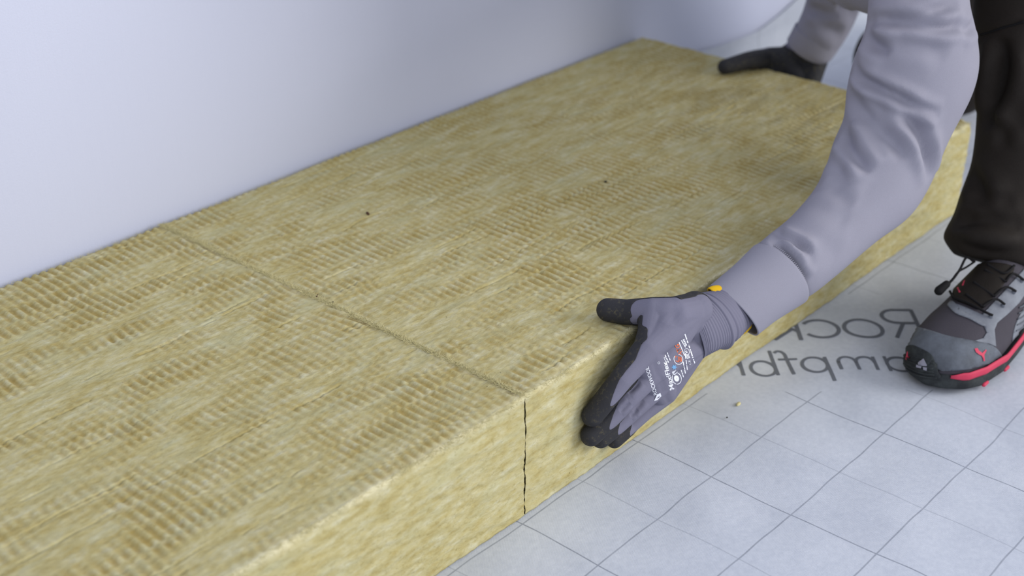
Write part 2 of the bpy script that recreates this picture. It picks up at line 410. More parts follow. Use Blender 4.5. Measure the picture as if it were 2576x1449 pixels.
# ------------------------------------------------------------------ insulation slabs
HS = .146
def slab(name, x0, x1, seam_at, seed, label):
    W_ = .6; rc = .004
    xf = np.arange(x0, x1+1e-6, .0017); xf[0], xf[-1] = x0, x1
    # cross-section: up the front face, over the top, down the back
    fr = np.linspace(.0, HS-rc, 80); tp = np.arange(rc, W_-rc, .00125); bk = np.linspace(HS-rc, 0, 14)
    an = np.linspace(0, math.pi/2, 6)[1:-1]
    py = np.concatenate([np.zeros(80), rc-rc*np.cos(an), tp, W_-rc+rc*np.sin(an), np.full(14, W_)])
    pz = np.concatenate([fr, HS-rc+rc*np.sin(an), np.full(len(tp), HS), HS-rc+rc*np.cos(an), bk])
    ny = np.concatenate([-np.ones(80), -np.cos(an), np.zeros(len(tp)), np.sin(an), np.ones(14)])
    nz = np.concatenate([np.zeros(80), np.sin(an), np.ones(len(tp)), np.cos(an), np.zeros(14)])
    X, Yp = np.meshgrid(xf, py, indexing='ij'); _, Zp = np.meshgrid(xf, pz, indexing='ij')
    topness = np.clip(nz, 0, 1)[None, :]; front = np.clip(-ny, 0, 1)[None, :]
    # pressed ribs: 11 mm pitch along the slab, broken into bands across it
    yw = Yp + .010*(fbm(X*5, Yp*8, 2, seed)-.5)
    bp = yw/.031 + .9*vn(X*2.2, yw*5, seed+3); band = np.floor(bp); bf = bp-band
    ph = vn(band*7.3, X*1.2, seed+5)*3.0 + 2.2*fbm(X*7, Yp*5, 2, seed+6)
    rib = np.sin(2*np.pi*X/.0112 + ph*1.6 + 8*(fbm(Yp*9, X*5, 2, seed+8)-.5))
    amp = np.clip(2.6*fbm(X*17, Yp*30, 3, seed+11)-.62, 0, 1.2)*(.55+.45*vn(X*2.5, Yp*5, seed+12))
    amp = amp*(.35+.65*np.clip(np.minimum(bf, 1-bf)*7, 0, 1))
    patchy = np.clip((fbm(X*6, Yp*17, 3, seed+21)-.62)*9, 0, 1)          # smoothed-over patches
    amp = amp*(1-.9*patchy)
    rib2 = np.sign(rib)*np.abs(rib)**.8
    h = .00165*amp*rib2 + .0026*(fbm(X*10, Yp*30, 3, seed+30)-.5) + .0012*(fbm(X*130, Yp*260, 2, seed+31)-.5)
    # fissures running along the slab
    crack = np.zeros_like(X); R = np.random.default_rng(seed)
    for _ in range(70):
        cx, cy, L = R.uniform(x0, x1), R.uniform(.02, .59), R.uniform(.05, .26)
        m = np.where((xf > cx) & (xf < cx+L))[0]
        if len(m) < 3: continue
        yy = cy + .012*(fbm(xf[m]*16, np.full(len(m), cy*50), 3, seed+40)-.5)
        t = (xf[m]-cx)/L; dep = np.clip(np.minimum(t, 1-t)*6, 0, 1)*R.uniform(.4, 1.0)*(vn(xf[m]*60, np.full(len(m), cy*31), seed)>.33)
        j = np.where((tp > yy.min()-.004) & (tp < yy.max()+.004))[0] + 84
        if len(j) == 0: continue
        d = np.abs(Yp[np.ix_(m, j)]-yy[:, None]); crack[np.ix_(m, j)] = np.maximum(crack[np.ix_(m, j)], dep[:, None]*np.exp(-(d/.0010)**2))
    h = h*1.0 - .0028*crack
    # front face: fibrous, sloping streaks
    hf = .0028*(fbm(X*16, Zp*85+X*14, 3, seed+50)-.5) + .0016*(fbm(X*130, Zp*300, 2, seed+51)-.5) + .006*(fbm(X*5, Zp*9, 2, 52)-.5)
    edge = .0030*(fbm(X*55, X*0+2, 3, seed+60)-.5) - .0030*np.clip(fbm(X*14, X*0, 2, seed+61)-.45, 0, 1)*2
    near = np.exp(-((Yp)/.009)**2)*topness; nearf = np.exp(-((HS-Zp)/.010)**2)*front
    h = h*np.clip(Yp/.012, .25, 1) + near*edge*1.2
    hf = hf + nearf*edge
    # lips at the joint
    ds = np.abs(X-seam_at)
    h = h*(1-.8*np.exp(-(ds/.004)**2)) + np.exp(-(ds/.0035)**2)*(.0009*(fbm(Yp*90, X*60, 3, 171)-.4)+(.0005 if seam_at > x0+.01 else 0))
    torn = np.exp(-(ds/.0042)**2)*np.clip(fbm(Yp*55, X*90, 2, seed+71)*2.6-.55, 0, 1)*topness*(1 if seam_at > x0+.01 else .6)
    torn = np.maximum(torn, np.exp(-((Yp+HS-Zp)/.006)**2)*np.clip(fbm(X*60, Yp*90+Zp*90, 2, seed+72)*2.2-.4, 0, 1))
    disp = h*topness + hf*front
    Yo = Yp + ny[None, :]*disp; Zo = Zp + nz[None, :]*disp
    back = np.clip(ny, 0, 1)[None, :]*.002*(fbm(X*120, Zp*200, 2, seed+80)-.5)
    Yo = Yo + back
    Zo = np.where(Zp < 1e-6, 0, Zo)
    # ends: ragged cut
    endn = .0003*(fbm(Yp*70+Zp*55, Zp*70, 3, seed+90)-.5) - np.sign(seam_at-.5*(x0+x1))*front*.0005
    rnd = lambda d: np.clip(1-d/.002, 0, 1)
    lip = np.sign(seam_at-.5*(x0+x1))*topness*(.0022+.0022*(fbm(Yp*120, Yp*0, 2, 77)-.3))*np.exp(-(ds/.003)**2) + topness*.007*(fbm(Yp*9, Yp*0, 3, 78)-.5)*np.clip(Yp/.04, 0, 1)*np.exp(-(ds/.02)**2)
    Xo = X + lip + np.where(np.abs(X-xf[0]) < 1e-6, endn, 0) + np.where(np.abs(X-xf[-1]) < 1e-6, endn, 0)
    V, Q = quads(np.stack([Xo, Yo, Zo], -1)); n, m = X.shape
    i = np.arange(n*m).reshape(n, m)
    bottom = np.stack([i[:-1, 0], i[:-1, -1], i[1:, -1], i[1:, 0]], -1)
    g = V.reshape(n, m, 3); mid = np.array((0, .3, HS/2)); ins = np.array((0, 1-.004/.6, 1-.004/HS)); rings = []
    for k, sx_ in ((0, 1), (-1, -1)):
        q_ = mid+(np.stack([0*py, py, pz], 1)-mid)*ins; q_[:, 0] = (x0 if k == 0 else x1)+sx_*.005; rings.append(q_)
    V = np.concatenate([V]+rings); e0 = np.arange(n*m, n*m+m); e1 = e0+m
    c0 = np.stack([i[0, :-1], e0[:-1], e0[1:], i[0, 1:]], -1); c1 = np.stack([i[-1, 1:], e1[1:], e1[:-1], i[-1, :-1]], -1)
    me = mesh_np(name, V, np.concatenate([Q[:, ::-1], bottom[:, ::-1], c0[:, ::-1], c1[:, ::-1]]), [e0.tolist(), e1[::-1].tolist()])
    se = me.attributes.new('sharp_edge', 'BOOLEAN', 'EDGE'); ev = np.empty(len(me.edges)*2, np.int32); me.edges.foreach_get('vertices', ev); ev = ev.reshape(-1, 2)
    isend = np.zeros(len(V), bool); isend[i[0]] = True; isend[i[-1]] = True; se.data.foreach_set('value', (isend[ev[:, 0]] & isend[ev[:, 1]]))
    o = obj_me(name, me, M['wool'])
    at_ = me.attributes.new('groove_tan', 'FLOAT', 'POINT')
    at2 = me.attributes.new('torn', 'FLOAT', 'POINT'); at2.data.foreach_set('value', np.concatenate([torn.astype(np.float32).ravel(), np.zeros(2*m, np.float32)]))
    gtan = np.clip(.5-rib2*.75, 0, 1)*amp*topness*np.clip(Yp/.01, 0, 1)  # tan amount, strongest in the grooves between ribs
    at_.data.foreach_set('value', np.concatenate([gtan.astype(np.float32).ravel(), np.zeros(2*m, np.float32)]))
    tag(o, label, 'insulation slab', 'mineral wool slabs laid along the wall')
    # loose fibres along the torn edges
    FV, FF = [], []
    def strand(p, d, L, r):
        p = Vector(p); d = Vector(d).normalized(); u = d.orthogonal().normalized(); v = d.cross(u); k = len(FV)
        bend = Vector((random.gauss(0, .6), random.gauss(0, .6), random.gauss(-.2, .5)))
        for t, f in ((0, 1), (.5, .8), (1, .25)):
            c = p+d*(L*t)+bend*(L*t*t*.5)
            for q in range(3): FV.append(c+(u*math.cos(q*2.094)+v*math.sin(q*2.094))*r*f)
        for a_ in (0, 3):
            for q in range(3): FF.append([k+a_+q, k+a_+(q+1) % 3, k+a_+3+(q+1) % 3, k+a_+3+q])
    for _ in range(4200):
        x = random.uniform(x0, x1); b = fbm(np.array(x*30.), np.array(1.), 2, seed)
        if random.random() > b*1.2: continue
        strand((x, random.uniform(-.001, .003), HS-random.uniform(-.001, .004)), (random.gauss(0, 1.2), -.5+random.gauss(0, .4), random.gauss(.2, .5)), random.uniform(.002, .008), .00018)
    for _ in range(1500):
        x = random.uniform(x0, x1); strand((x, .6-random.uniform(0, .003), HS-.001), (random.gauss(0, 1), random.gauss(0, .5), 1), random.uniform(.001, .0045), .00013)
    for _ in range(3200):
        y = random.uniform(0, .6); sgn = 1 if seam_at <= x0+.01 else -1
        strand((seam_at+sgn*random.uniform(.0, .003), y, HS+.0005), (random.gauss(0, 1), random.gauss(0, 1), .4), random.uniform(.002, .006), .00022)
    for _ in range(2600):
        x, z = random.uniform(max(x0, -.3), x1), random.uniform(.003, HS); strand((x, .0005, z), (random.gauss(0, 1), -.35, random.gauss(.2, .4)), random.uniform(.003, .007), .00012)
    f = obj('loose_fibres', FV, FF, M['wool_fibre'], o); f['kind'] = 'stuff'
    return o
slab('insulation_batt', -1.0, -.0006, 0, 101, 'yellow mineral wool slab already laid, at the lower left before the joint')
slab('insulation_batt', .0006, 1.0, 0, 202, 'yellow mineral wool slab held at both sides by the gloved hands')

# ------------------------------------------------------------------ person
person = empty('person', (.95, -.05, 0))
tag(person, 'crouching worker in grey sweatshirt, black trousers and work gloves pressing the slab', 'person')

# --- sweatshirt: torso and both sleeves as one skin
SL = [(1905, 618, 2010, 758, 1.618, .85, .007), (1937, 588, 2045, 740, 1.625, .9), (1990, 545, 2110, 688, 1.635, .9), (2048, 478, 2200, 612, 1.65, .88),
      (2080, 418, 2285, 548, 1.665, .85), (2100, 352, 2336, 470, 1.675, .82), (2124, 295, 2382, 360, 1.675, .8), (2132, 225, 2440, 242, 1.67, .78),
      (2150, 150, 2460, 160, 1.66, .76), (2178, 75, 2454, 85, 1.65, .75), (2186, 0, 2436, 0, 1.645, .75), (2190, -110, 2440, -100, 1.645, .75), (2215, -230, 2450, -215, 1.66, .8), (2270, -330, 2440, -330, 1.70, .8)]
left_sleeve = outline(SL, n=110, seg=64)
SR = [(1990, 92, 2088, 150, 2.25, .9), (2005, 60, 2120, 110, 2.235, .9), (2022, 20, 2150, 55, 2.22, .9), (2035, -40, 2170, 0, 2.2, .9), (2030, -130, 2190, -90, 2.16, .9), (2010, -300, 2190, -280, 2.08, .9), (1990, -470, 2180, -450, 2.03, .9)]
right_sleeve = outline(SR, n=70, seg=56)
def ell(C, a, b): return C, a, b
tc = [(.62, .14, .60), (.68, .15, .585), (.76, .15, .555), (.88, .135, .535), (1.0, .11, .54), (1.12, .09, .55), (1.2, .08, .55)]
ta = [(.04, .07, .01), (.07, .15, .02), (.08, .185, .02), (.05, .18, .01), (.03, .17, 0), (.02, .17, 0), (.02, .165, 0)]
tb = [(.02, 0, .06), (.02, 0, .12), (.015, 0, .165), (.0, 0, .155), (0, 0, .14), (0, 0, .135), (0, 0, .13)]
torso = loft(tc, ta, tb, 60, 64)
chest = capsule(at(2118, -92, 1.90), .052, at(2270, -60, 1.76), .058)
sh_l = capsule((.70, .0, .56), .085, at(2330, -250, 1.665), .075)
sh_r = capsule((.76, .26, .57), .085, at(2085, -460, 2.03), .07)
me = fuse([left_sleeve, right_sleeve, torso, chest, sh_l, sh_r], .0034, 8)
blur(me, 4)
T = bvh(me)
def z2(x, y): return (1760+x/2.587, y/2.587)
def z4(x, y): return (1740+x*.276, 560+y*.276)
FO = [  # folds of the near sleeve
    ([z2(1010, 430), z2(1060, 510), z2(1180, 575), z2(1330, 650), z2(1450, 710), z2(1560, 745)], .0050, .0055, .8),
    ([z2(960, 600), z2(1050, 700), z2(1180, 860), z2(1290, 960), z2(1330, 1040)], .0040, .008, .7),
    ([z2(1100, 600), z2(1190, 720), z2(1260, 820)], .0028, .008),
    ([z2(1280, 670), z2(1390, 820), z2(1460, 940), z2(1490, 1060), z2(1490, 1170)], .0065, .0075, .7),
    ([z2(1380, 720), z2(1470, 830), z2(1540, 880)], .002, .008),
    ([z2(940, 860), z2(980, 960), z2(1050, 1060), z2(1100, 1130)], .0065, .0075, .8),
    ([z2(890, 980), z2(930, 1100), z2(960, 1220)], .0035, .009),
    ([z2(1020, 860), z2(1110, 950), z2(1200, 1030)], .003, .009),
    ([z2(1090, 210), z2(1140, 280), z2(1240, 350)], .006, .008, .6),
    ([z2(1180, 200), z2(1330, 260), z2(1500, 300), z2(1600, 380)], .0025, .010),
    ([z2(1090, 150), z2(1200, 150), z2(1400, 165), z2(1600, 180), z2(1740, 140)], .0060, .0065, .8),
    ([z2(1110, 100), z2(1250, 100), z2(1400, 110), z2(1560, 70), z2(1680, 10)], .0050, .0065, .7),
    ([z2(1700, 220), z2(1770, 180), z2(1790, 120)], .0035, .006),
    ([z2(830, 1180), z2(900, 1250), z2(1000, 1330)], .003, .010),
    ([z2(740, 1280), z2(850, 1360), z2(960, 1449)], .002, .012),
    ([z4(705, 60), z4(760, 80), z4(880, 150), z4(1020, 230), z4(1100, 280)], .0045, .0045, .8),
    ([z4(740, 120), z4(800, 200), z4(850, 290), z4(960, 420), z4(1040, 540)], .0050, .0055, .8),
    ([z4(880, 170), z4(1000, 290), z4(1120, 380)], .002, .008),
    ([z4(1180, 120), z4(1260, 250), z4(1330, 330)], .001, .012),
    # far sleeve
    ([(2030, 18), (2060, 30), (2110, 38)], .004, .008), ([(2050, 45), (2090, 75), (2120, 90)], .003, .009), ([(2090, 10), (2130, 30), (2150, 45)], .003, .008),
    ([(2100, 5), (2135, 20), (2170, 35)], .004, .006)]
strokes(me, T, FO)
blur(me, 1)
shirt = obj_me('sweatshirt', me, M['sweatshirt_grey'], person); shirt['label'] = 'grey sweatshirt with bunched sleeves'
# cuffs
def cuff(st, name, n=40, seam=True):
    v, f = outline(st, n=n, seg=64, cap=False); o = obj(name, v, f, M['cuff_grey'], shirt); solid(o, .0022, -1); return o
cuff([(1800, 724, 1889, 838, 1.598, .80, .018), (1830, 697, 1932, 806, 1.603, .84, .016), (1865, 663, 1975, 782, 1.61, .88, .012), (1902, 624, 2007, 764, 1.617, .91, .008), (1908, 618, 2013, 760, 1.6185, .92, .007)], 'cuff')
cuff([(1984, 98, 2078, 152, 2.255, .85), (1990, 88, 2090, 146, 2.25, .9), (2003, 62, 2110, 118, 2.24, .95)], 'cuff')
# seam roll and stitches between cuff and sleeve
sv_, sf_ = outline([(1899, 624, 2006, 767, 1.617, .93), (1903, 620, 2010, 764, 1.618, .95), (1908, 616, 2014, 760, 1.619, .93)], n=8, seg=72, cap=False)
solid(obj('cuff_seam', sv_, sf_, M['sweatshirt_grey'], shirt), .003, 0)
C0 = [(at(1899+k, 626-k, 1.617)) for k in (0,)]
def ring(st, n):
    L, R = at(st[0], st[1], st[4]), at(st[2], st[3], st[4]); c = (L+R)/2; a_ = (R-L)/2; b_ = a_.cross(Vector(st[6])).normalized()*a_.length*st[5]
    return [c+a_*math.cos(t)+b_*math.sin(t) for t in np.linspace(0, 2*math.pi, n, endpoint=False)]
axd = (at(2080, 620, 1.64)-at(1955, 694, 1.618)).normalized()
VV, FF = [], []
for k, p in enumerate(ring((1911, 611, 2020, 756, 1.6195, .94, tuple(axd)), 110)):
    v, f = capsule(p-axd*.0012, .00045, p+axd*.0012, .00045, 6); j = len(VV); VV += v; FF += [[i+j for i in g] for g in f]
st_ = obj('stitching', VV, FF, M['cuff_grey'], shirt); st_['kind'] = 'stuff'

# --- trousers
TL = [(2402, 640, 2640, 690, 1.79, .7), (2384, 612, 2645, 660, 1.79, .8), (2377, 588, 2640, 632, 1.79, .85), (2402, 540, 2655, 580, 1.79, .85), (2420, 488, 2672, 520, 1.785, .85), (2446, 415, 2700, 440, 1.775, .85), (2458, 330, 2730, 350, 1.765, .85),
      (2462, 240, 2765, 250, 1.755, .85), (2456, 130, 2800, 130, 1.745, .85), (2455, 20, 2830, 20, 1.735, .85), (2470, -90, 2840, -90, 1.735, .85), (2530, -190, 2830, -180, 1.74, .7)]
shin_l = outline(TL, n=80, seg=56)
knee_l = at(2650, -110, 1.75)
thigh_l = loft([knee_l, (.9, -.13, .5), (1.05, -.04, .5), (1.16, .0, .5)], [(.0, .085, 0), (.02, .09, 0), (.03, .1, 0), (.03, .1, 0)], [(.03, 0, .085), (0, 0, .095), (0, 0, .1), (0, 0, .1)], 40, 40)
pelvis = loft([(1.02, .10, .55), (1.1, .09, .53), (1.2, .08, .5), (1.3, .08, .47)], [(0, .15, 0), (0, .175, 0), (0, .18, 0), (0, .12, 0)], [(0, 0, .12), (0, 0, .135), (0, 0, .14), (0, 0, .1)], 30, 48)
KR = Vector((1.36, .245, .115))
thigh_r = chain([((1.2, .16, .48), .11), (KR+Vector((-.01, 0, .06)), .105)])
shin_r = chain([(KR+Vector((0, .0, -.005)), .112), ((1.62, .24, .075), .075), ((1.78, .24, .065), .06)])
kneew = chain([(KR+Vector((.0, -.055, -.035)), .075), (KR+Vector((.0, .055, -.035)), .078)])
me = fuse([shin_l, thigh_l, pelvis] + thigh_r + shin_r + kneew, .0048, 8)
T = bvh(me)
def z6(x, y): return (2280+x/2.07, y/2.07)
strokes(me, T, [
    ([z6(490, 190), z6(500, 300), z6(480, 420), z6(440, 560), z6(400, 650)], .010, .010, .6),
    ([z6(400, 660), z6(450, 640), z6(500, 700), z6(500, 780)], .004, .008),
    ([z6(340, 900), z6(380, 1000), z6(360, 1080)], .005, .010),
    ([z6(380, 1040), z6(450, 1060), z6(560, 1050)], .004, .010),
    ([z6(250, 1180), z6(330, 1150), z6(450, 1150), z6(600, 1180)], .005, .009),
    ([z6(260, 1240), z6(360, 1300), z6(480, 1320), z6(610, 1290)], .003, .007),
    ([z6(540, 300), z6(530, 500), z6(560, 700)], .003, .012),
    ([z6(390, 190), z6(500, 150), z6(613, 112)], .003, .004)])
blur(me, 1)
trousers = obj_me('trousers', me, M['trouser_black'], person); trousers['label'] = 'black work trousers'
T = bvh(me)
pts = [cast(T, *z6(x, y)) for x, y in ((386, 182), (440, 165), (500, 146), (560, 128), (612, 112))]
tube('knee_seam', [h+n*.0006 for h, n in pts if h], .0014, M['lace_black'], trousers)

# --- gloves
def glove(parts, fingers, dors, thr, voxel, name, knit_only_wrist=None):
    me = fuse(parts, voxel, 6); blur(me, 2)
    V, N = coords(me), normals(me); best = np.full(len(V), 9.); f = np.zeros(len(V))
    for fid, ch in fingers.items():
        P = [np.array(p) for p, r in ch]; L = np.cumsum([0]+[np.linalg.norm(b-a_) for a_, b in zip(P[:-1], P[1:])]); d_ = np.array(dors[fid]); d_ = d_/np.linalg.norm(d_)
        for k in range(len(P)-1):
            ab = P[k+1]-P[k]; t = np.clip(((V-P[k])@ab)/(ab@ab), 0, 1); r = ch[k][1]*(1-t)+ch[k+1][1]*t
            dd = np.linalg.norm(V-P[k]-t[:, None]*ab, axis=1)-r; m = dd < best
            tt = (L[k]+t*(L[k+1]-L[k]))/L[-1]; best[m] = dd[m]
            f[m] = (thr(fid, tt)-N@d_)[m]
    return me, f
def smooth_field(me, f, n):
    e = np.empty(len(me.edges)*2, np.int32); me.edges.foreach_get('vertices', e); e = e.reshape(-1, 2); N = len(f); deg = np.bincount(e.ravel(), minlength=N)
    for _ in range(n): f = .5*f + .5*(np.bincount(e[:, 0], f[e[:, 1]], N)+np.bincount(e[:, 1], f[e[:, 0]], N))/np.maximum(deg, 1)
    return f
def tidy(me, f, share=.03):            # flip small islands of the field so that the coating is one clean piece
    e = np.empty(len(me.edges)*2, np.int32); me.edges.foreach_get('vertices', e); e = e.reshape(-1, 2); lab = np.arange(len(f)); sg = f > 0
    e = e[sg[e[:, 0]] == sg[e[:, 1]]]
    while True:
        old = lab.copy(); m = np.minimum(lab[e[:, 0]], lab[e[:, 1]]); np.minimum.at(lab, e[:, 0], m); np.minimum.at(lab, e[:, 1], m); lab = lab[lab]
        if (lab == old).all(): break
    cnt = np.bincount(lab, minlength=len(f)); small = cnt[lab] < share*len(f)
    f = f.copy(); f[small] = -f[small]; return f
def q1(x, y): return (1400+x/3.018, 680+y/3.018)
def gy(x, y, c): return atp(*q1(x, y), 1, c)
def gz(x, y, c): return atp(*q1(x, y), 2, c)
FL = {
 'index':  [(gy(690, 600, -.034), .0150), (gy(500, 820, -.029), .0122), (gy(385, 965, -.022), .0115), (gy(272, 1105, -.0130), .0110)],
 'middle': [(gy(750, 745, -.036), .0150), (gy(560, 950, -.030), .0120), (gy(415, 1110, -.0215), .0112), (gy(262, 1255, -.0125), .0108)],
 'ring':   [(gy(790, 850, -.033), .0140), (gy(610, 1030, -.025), .0115), (gy(465, 1165, -.0175), .0108), (gy(335, 1275, -.0120), .0102)],
 'little': [(gy(830, 930, -.027), .0130), (gy(670, 1070, -.0185), .0102), (gy(560, 1175, -.0125), .0094), (gy(440, 1288, -.0100), .0086)],
 'thumb':  [(gy(900, 330, -.034), .0180), (gy(735, 312, -.016), .0148), (gz(530, 318, .1590), .0132), (gz(392, 300, .1590), .0122)]}
def along(k, t): (p, r), (q_, r2) = FL[k][0], FL[k][1]; return (Vector(p).lerp(Vector(q_), t), r*(1-t)+r2*t)
WR, WU = gy(1000, 320, -.036), gy(1060, 530, -.036)
parts = []
for c in FL.values(): parts += chain(c)
parts += chain([(WR, .0200), FL['index'][0]]) + chain([(WR, .0200), (FL['middle'][0][0], .016)]) + chain([(WU, .019), FL['ring'][0]]) + chain([(WU, .019), (FL['middle'][0][0], .016)]) + chain([(WU, .018), FL['little'][0]])
parts += chain([(WR, .020), (WU, .018)]) + chain([FL['index'][0], FL['middle'][0], FL['ring'][0], FL['little'][0]])
parts += chain([(WR, .0200), FL['thumb'][0]]) + chain([FL['thumb'][0], (FL['index'][0][0]+Vector((.012, .004, 0)), .015)]) + chain([FL['thumb'][1], (gy(705, 470, -.024), .012), FL['index'][0]])
for t in (.12, .25): parts += chain([(p, r*.94) for p, r in (along('index', t), along('middle', t+.03), along('ring', t+.03), along('little', t))])
parts += chain([(gy(1010, 330, -.036), .020), (gy(1050, 300, -.037), .020)]) + chain([(gy(1060, 530, -.036), .018), (gy(1110, 505, -.037), .018)])
dorL = dict.fromkeys(('index', 'middle', 'ring', 'little'), (-.35, -1, -.12)); dorL['thumb'] = (-.25, -.8, .55)
def thrL(fid, t):
    lo, a_, b_ = {'index': (.46, .42, .86), 'middle': (.28, .52, .88), 'ring': (.15, .55, .88), 'little': (.2, .55, .88), 'thumb': (.22, .50, .76)}[fid]
    s_ = np.clip((t-a_)/(b_-a_), 0, 1.4)
    if fid == 'index': lo = lo*np.clip(t/.22, .2, 1)
    return lo + (1.15-lo)*s_ - .9*np.clip(.06-t, 0, 1)/.06*0
me, f = glove(parts, FL, dorL, thrL, .0009, 'glove')
V = coords(me); N = normals(me)
# the back of the hand stays knit towards the wrist
hd = (np.array(WR)+np.array(WU))/2; ax = (np.array(FL['middle'][0][0])-hd); tt = ((V-hd)@ax)/(ax@ax)
back = N@(np.array((-.35, -1, -.1))/1.064)
d_th = np.min([np.linalg.norm(V-np.array(p), axis=1) for p, r in FL['thumb'][1:]], axis=0)
f = np.where((tt < .75) & (d_th > .03), .02-back, f)
f = np.where((back > .52) & (tt < 1.02) & (d_th > .016), np.minimum(f, -.25), f)
f = smooth_field(me, tidy(me, smooth_field(me, f, 14)), 4)
T = bvh(me)
strokes(me, T, [([q1(630, 840), q1(590, 885), q1(540, 930)], .0013, .003, .5), ([q1(660, 985), q1(620, 1035), q1(580, 1070)], .0010, .003, .5),
                ([q1(480, 1075), q1(520, 1040), q1(560, 1010)], .001, .0025), ([q1(560, 1110), q1(590, 1085), q1(620, 1060)], .001, .0025), ([q1(950, 250), q1(900, 330), q1(880, 420)], .0010, .006)])
gl = obj_me('glove', clip_mesh(me, f, -1), M['glove_knit'], person); gl['label'] = 'grey knitted work glove with black coated palm and fingertips, on the slab edge'
cm = clip_mesh(me, f, 1)
setco(cm, coords(cm)+normals(cm)*.0002)
solid(obj_me('coating', cm, M['glove_coating'], gl), .0010, .3)
GT = bvh(me)
# ribbed knit cuff with a fold, yellow edge
def ribs(t): return .010*np.sin(t*2*np.pi*26) + .06*np.exp(-((t-.56)/.03)**2) - .045*np.exp(-((t-.63)/.025)**2) + .02*np.exp(-((t-.02)/.05)**2)
cv, cf = outline([(*q1(930, 226), *q1(1078, 650), 1.556, .70, .018), (*q1(958, 217), *q1(1098, 636), 1.557, .76, .018), (*q1(1040, 204), *q1(1190, 592), 1.565, .78, .018), (*q1(1115, 178), *q1(1262, 572), 1.575, .78, .018), (*q1(1200, 160), *q1(1388, 462), 1.588, .74, .018), (*q1(1290, 110), *q1(1470, 385), 1.60, .62, .018)], n=240, seg=72, cap=False, rib=ribs)
solid(obj('knit_cuff', cv, cf, M['glove_knit'], gl), .0012, 0)
yv, yf = outline([(*q1(1158, 140), *q1(1396, 484), 1.590, .35, .018), (*q1(1190, 124), *q1(1425, 472), 1.592, .4, .018), (*q1(1240, 118), *q1(1450, 440), 1.596, .5, .018)], n=8, seg=60, cap=False)
solid(obj('cuff_edge', yv, yf, M['yellow_trim'], gl), .0015, 0)
# printing on the back of the glove
def z7(x, y): return (1600+x/6.585, 800+y/6.585)
def on_glove(name, tris_v, tris_f, mat, lift=.00035):
    V = []; ok = []
    for u, v in tris_v:
        h, n = cast(GT, u, v); ok.append(h is not None); V.append(h+n*lift if h else Vector())
    return obj(name, V, [g for g in tris_f if all(ok[i] for i in g)], mat, gl)
def text_px(s, a_, b_, height, bold=.0):
    cu = bpy.data.curves.new('t', 'FONT'); cu.body = s; cu.size = 1; cu.offset = bold; cu.resolution_u = 3
    o = bpy.data.objects.new('t', cu); COL.objects.link(o); dg = bpy.context.evaluated_depsgraph_get(); dg.update()
    m = bpy.data.meshes.new_from_object(o.evaluated_get(dg)); P = coords(m)[:, :2]; F = [list(p.vertices) for p in m.polygons]
    bpy.data.objects.remove(o)
    x0, x1 = P[:, 0].min(), P[:, 0].max(); U = np.array(b_)-np.array(a_); L = np.linalg.norm(U); U = U/L; Vv = np.array((U[1], -U[0]))
    Q = np.array(a_) + (P[:, :1]-x0)/(x1-x0)*L*U + P[:, 1:]*height/.72*Vv
    return Q.tolist(), F
def gtext(s, a_, b_, h, mat='print_white', bold=.015): return on_glove('lettering', *text_px(s, z7(*a_), z7(*b_), h, bold), M[mat])
def gpoly(name, P, mat, lift=.0003): return on_glove(name, P, [list(range(len(P)))], M[mat], lift)
def gring(name, c, rx, ry, rot, wd, mat, a0=0, a1=360, lift=.0003):
    V, F = [], []; n = 28; cs, sn = math.cos(rot), math.sin(rot)
    for i in range(n+1):
        t = math.radians(a0+(a1-a0)*i/n)
        for k in (1, -1):
            x, y = (rx+k*wd/2)*math.cos(t), (ry+k*wd/2)*math.sin(t); V.append((c[0]+x*cs-y*sn, c[1]+x*sn+y*cs))
    F = [[2*i, 2*i+1, 2*i+3, 2*i+2] for i in range(n)]
    return on_glove(name, V, F, M[mat], lift)
gtext('ROCKWOOL', (352, 1262), (205, 800), 9.5, bold=.02)
gtext('MaxiFlex', (628, 1178), (500, 715), 11.5, bold=.02)
gtext('ULTIMATE', (548, 858), (475, 640), 4.2)
gtext('ATG', (772, 610), (705, 425), 11.0, 'print_orange', .02)
gring('registered_mark', z7(375, 740), 2.6, 2.6, 0, 1.0, 'print_white')
lg = [z7(298, 1372), z7(352, 1358), z7(418, 1292), z7(400, 1238), z7(345, 1268)]
gpoly('logo_box', lg, 'print_white'); gpoly('logo_mark', [z7(335, 1330), z7(392, 1276), z7(378, 1318)], 'glove_knit', .0006)
gring('emblem', z7(670, 1000), 11.5, 14.5, -.25, 1.8, 'print_white', -60, 250); gring('emblem', z7(668, 1000), 3.2, 5.0, -.3, 6.0, 'print_white')
gring('globe_outline', z7(698, 682), 11.0, 13.0, -.3, 1.5, 'print_white', -70, 235)
for k in range(5):
    x = 655+k*22; gpoly('globe_stripe', [z7(x-8, 625+k*6), z7(x+5, 622+k*6), z7(x+14, 735-abs(k-2)*9), z7(x+1, 738-abs(k-2)*9)], 'print_orange')
star = [z7(628+(52 if k % 2 == 0 else 24)*math.cos(k*math.pi/6), 812+(52 if k % 2 == 0 else 24)*math.sin(k*math.pi/6)) for k in range(12)]
on_glove('star_mark', [z7(628, 812)]+star, [[0, 1+k, 1+(k+1) % 12] for k in range(12)], M['print_blue'])
gpoly('star_mark', [z7(590, 890), z7(660, 860), z7(692, 890), z7(640, 945), z7(605, 930)], 'print_white')
gtext('CE', (912, 770), (890, 690), 5.5, bold=.0)
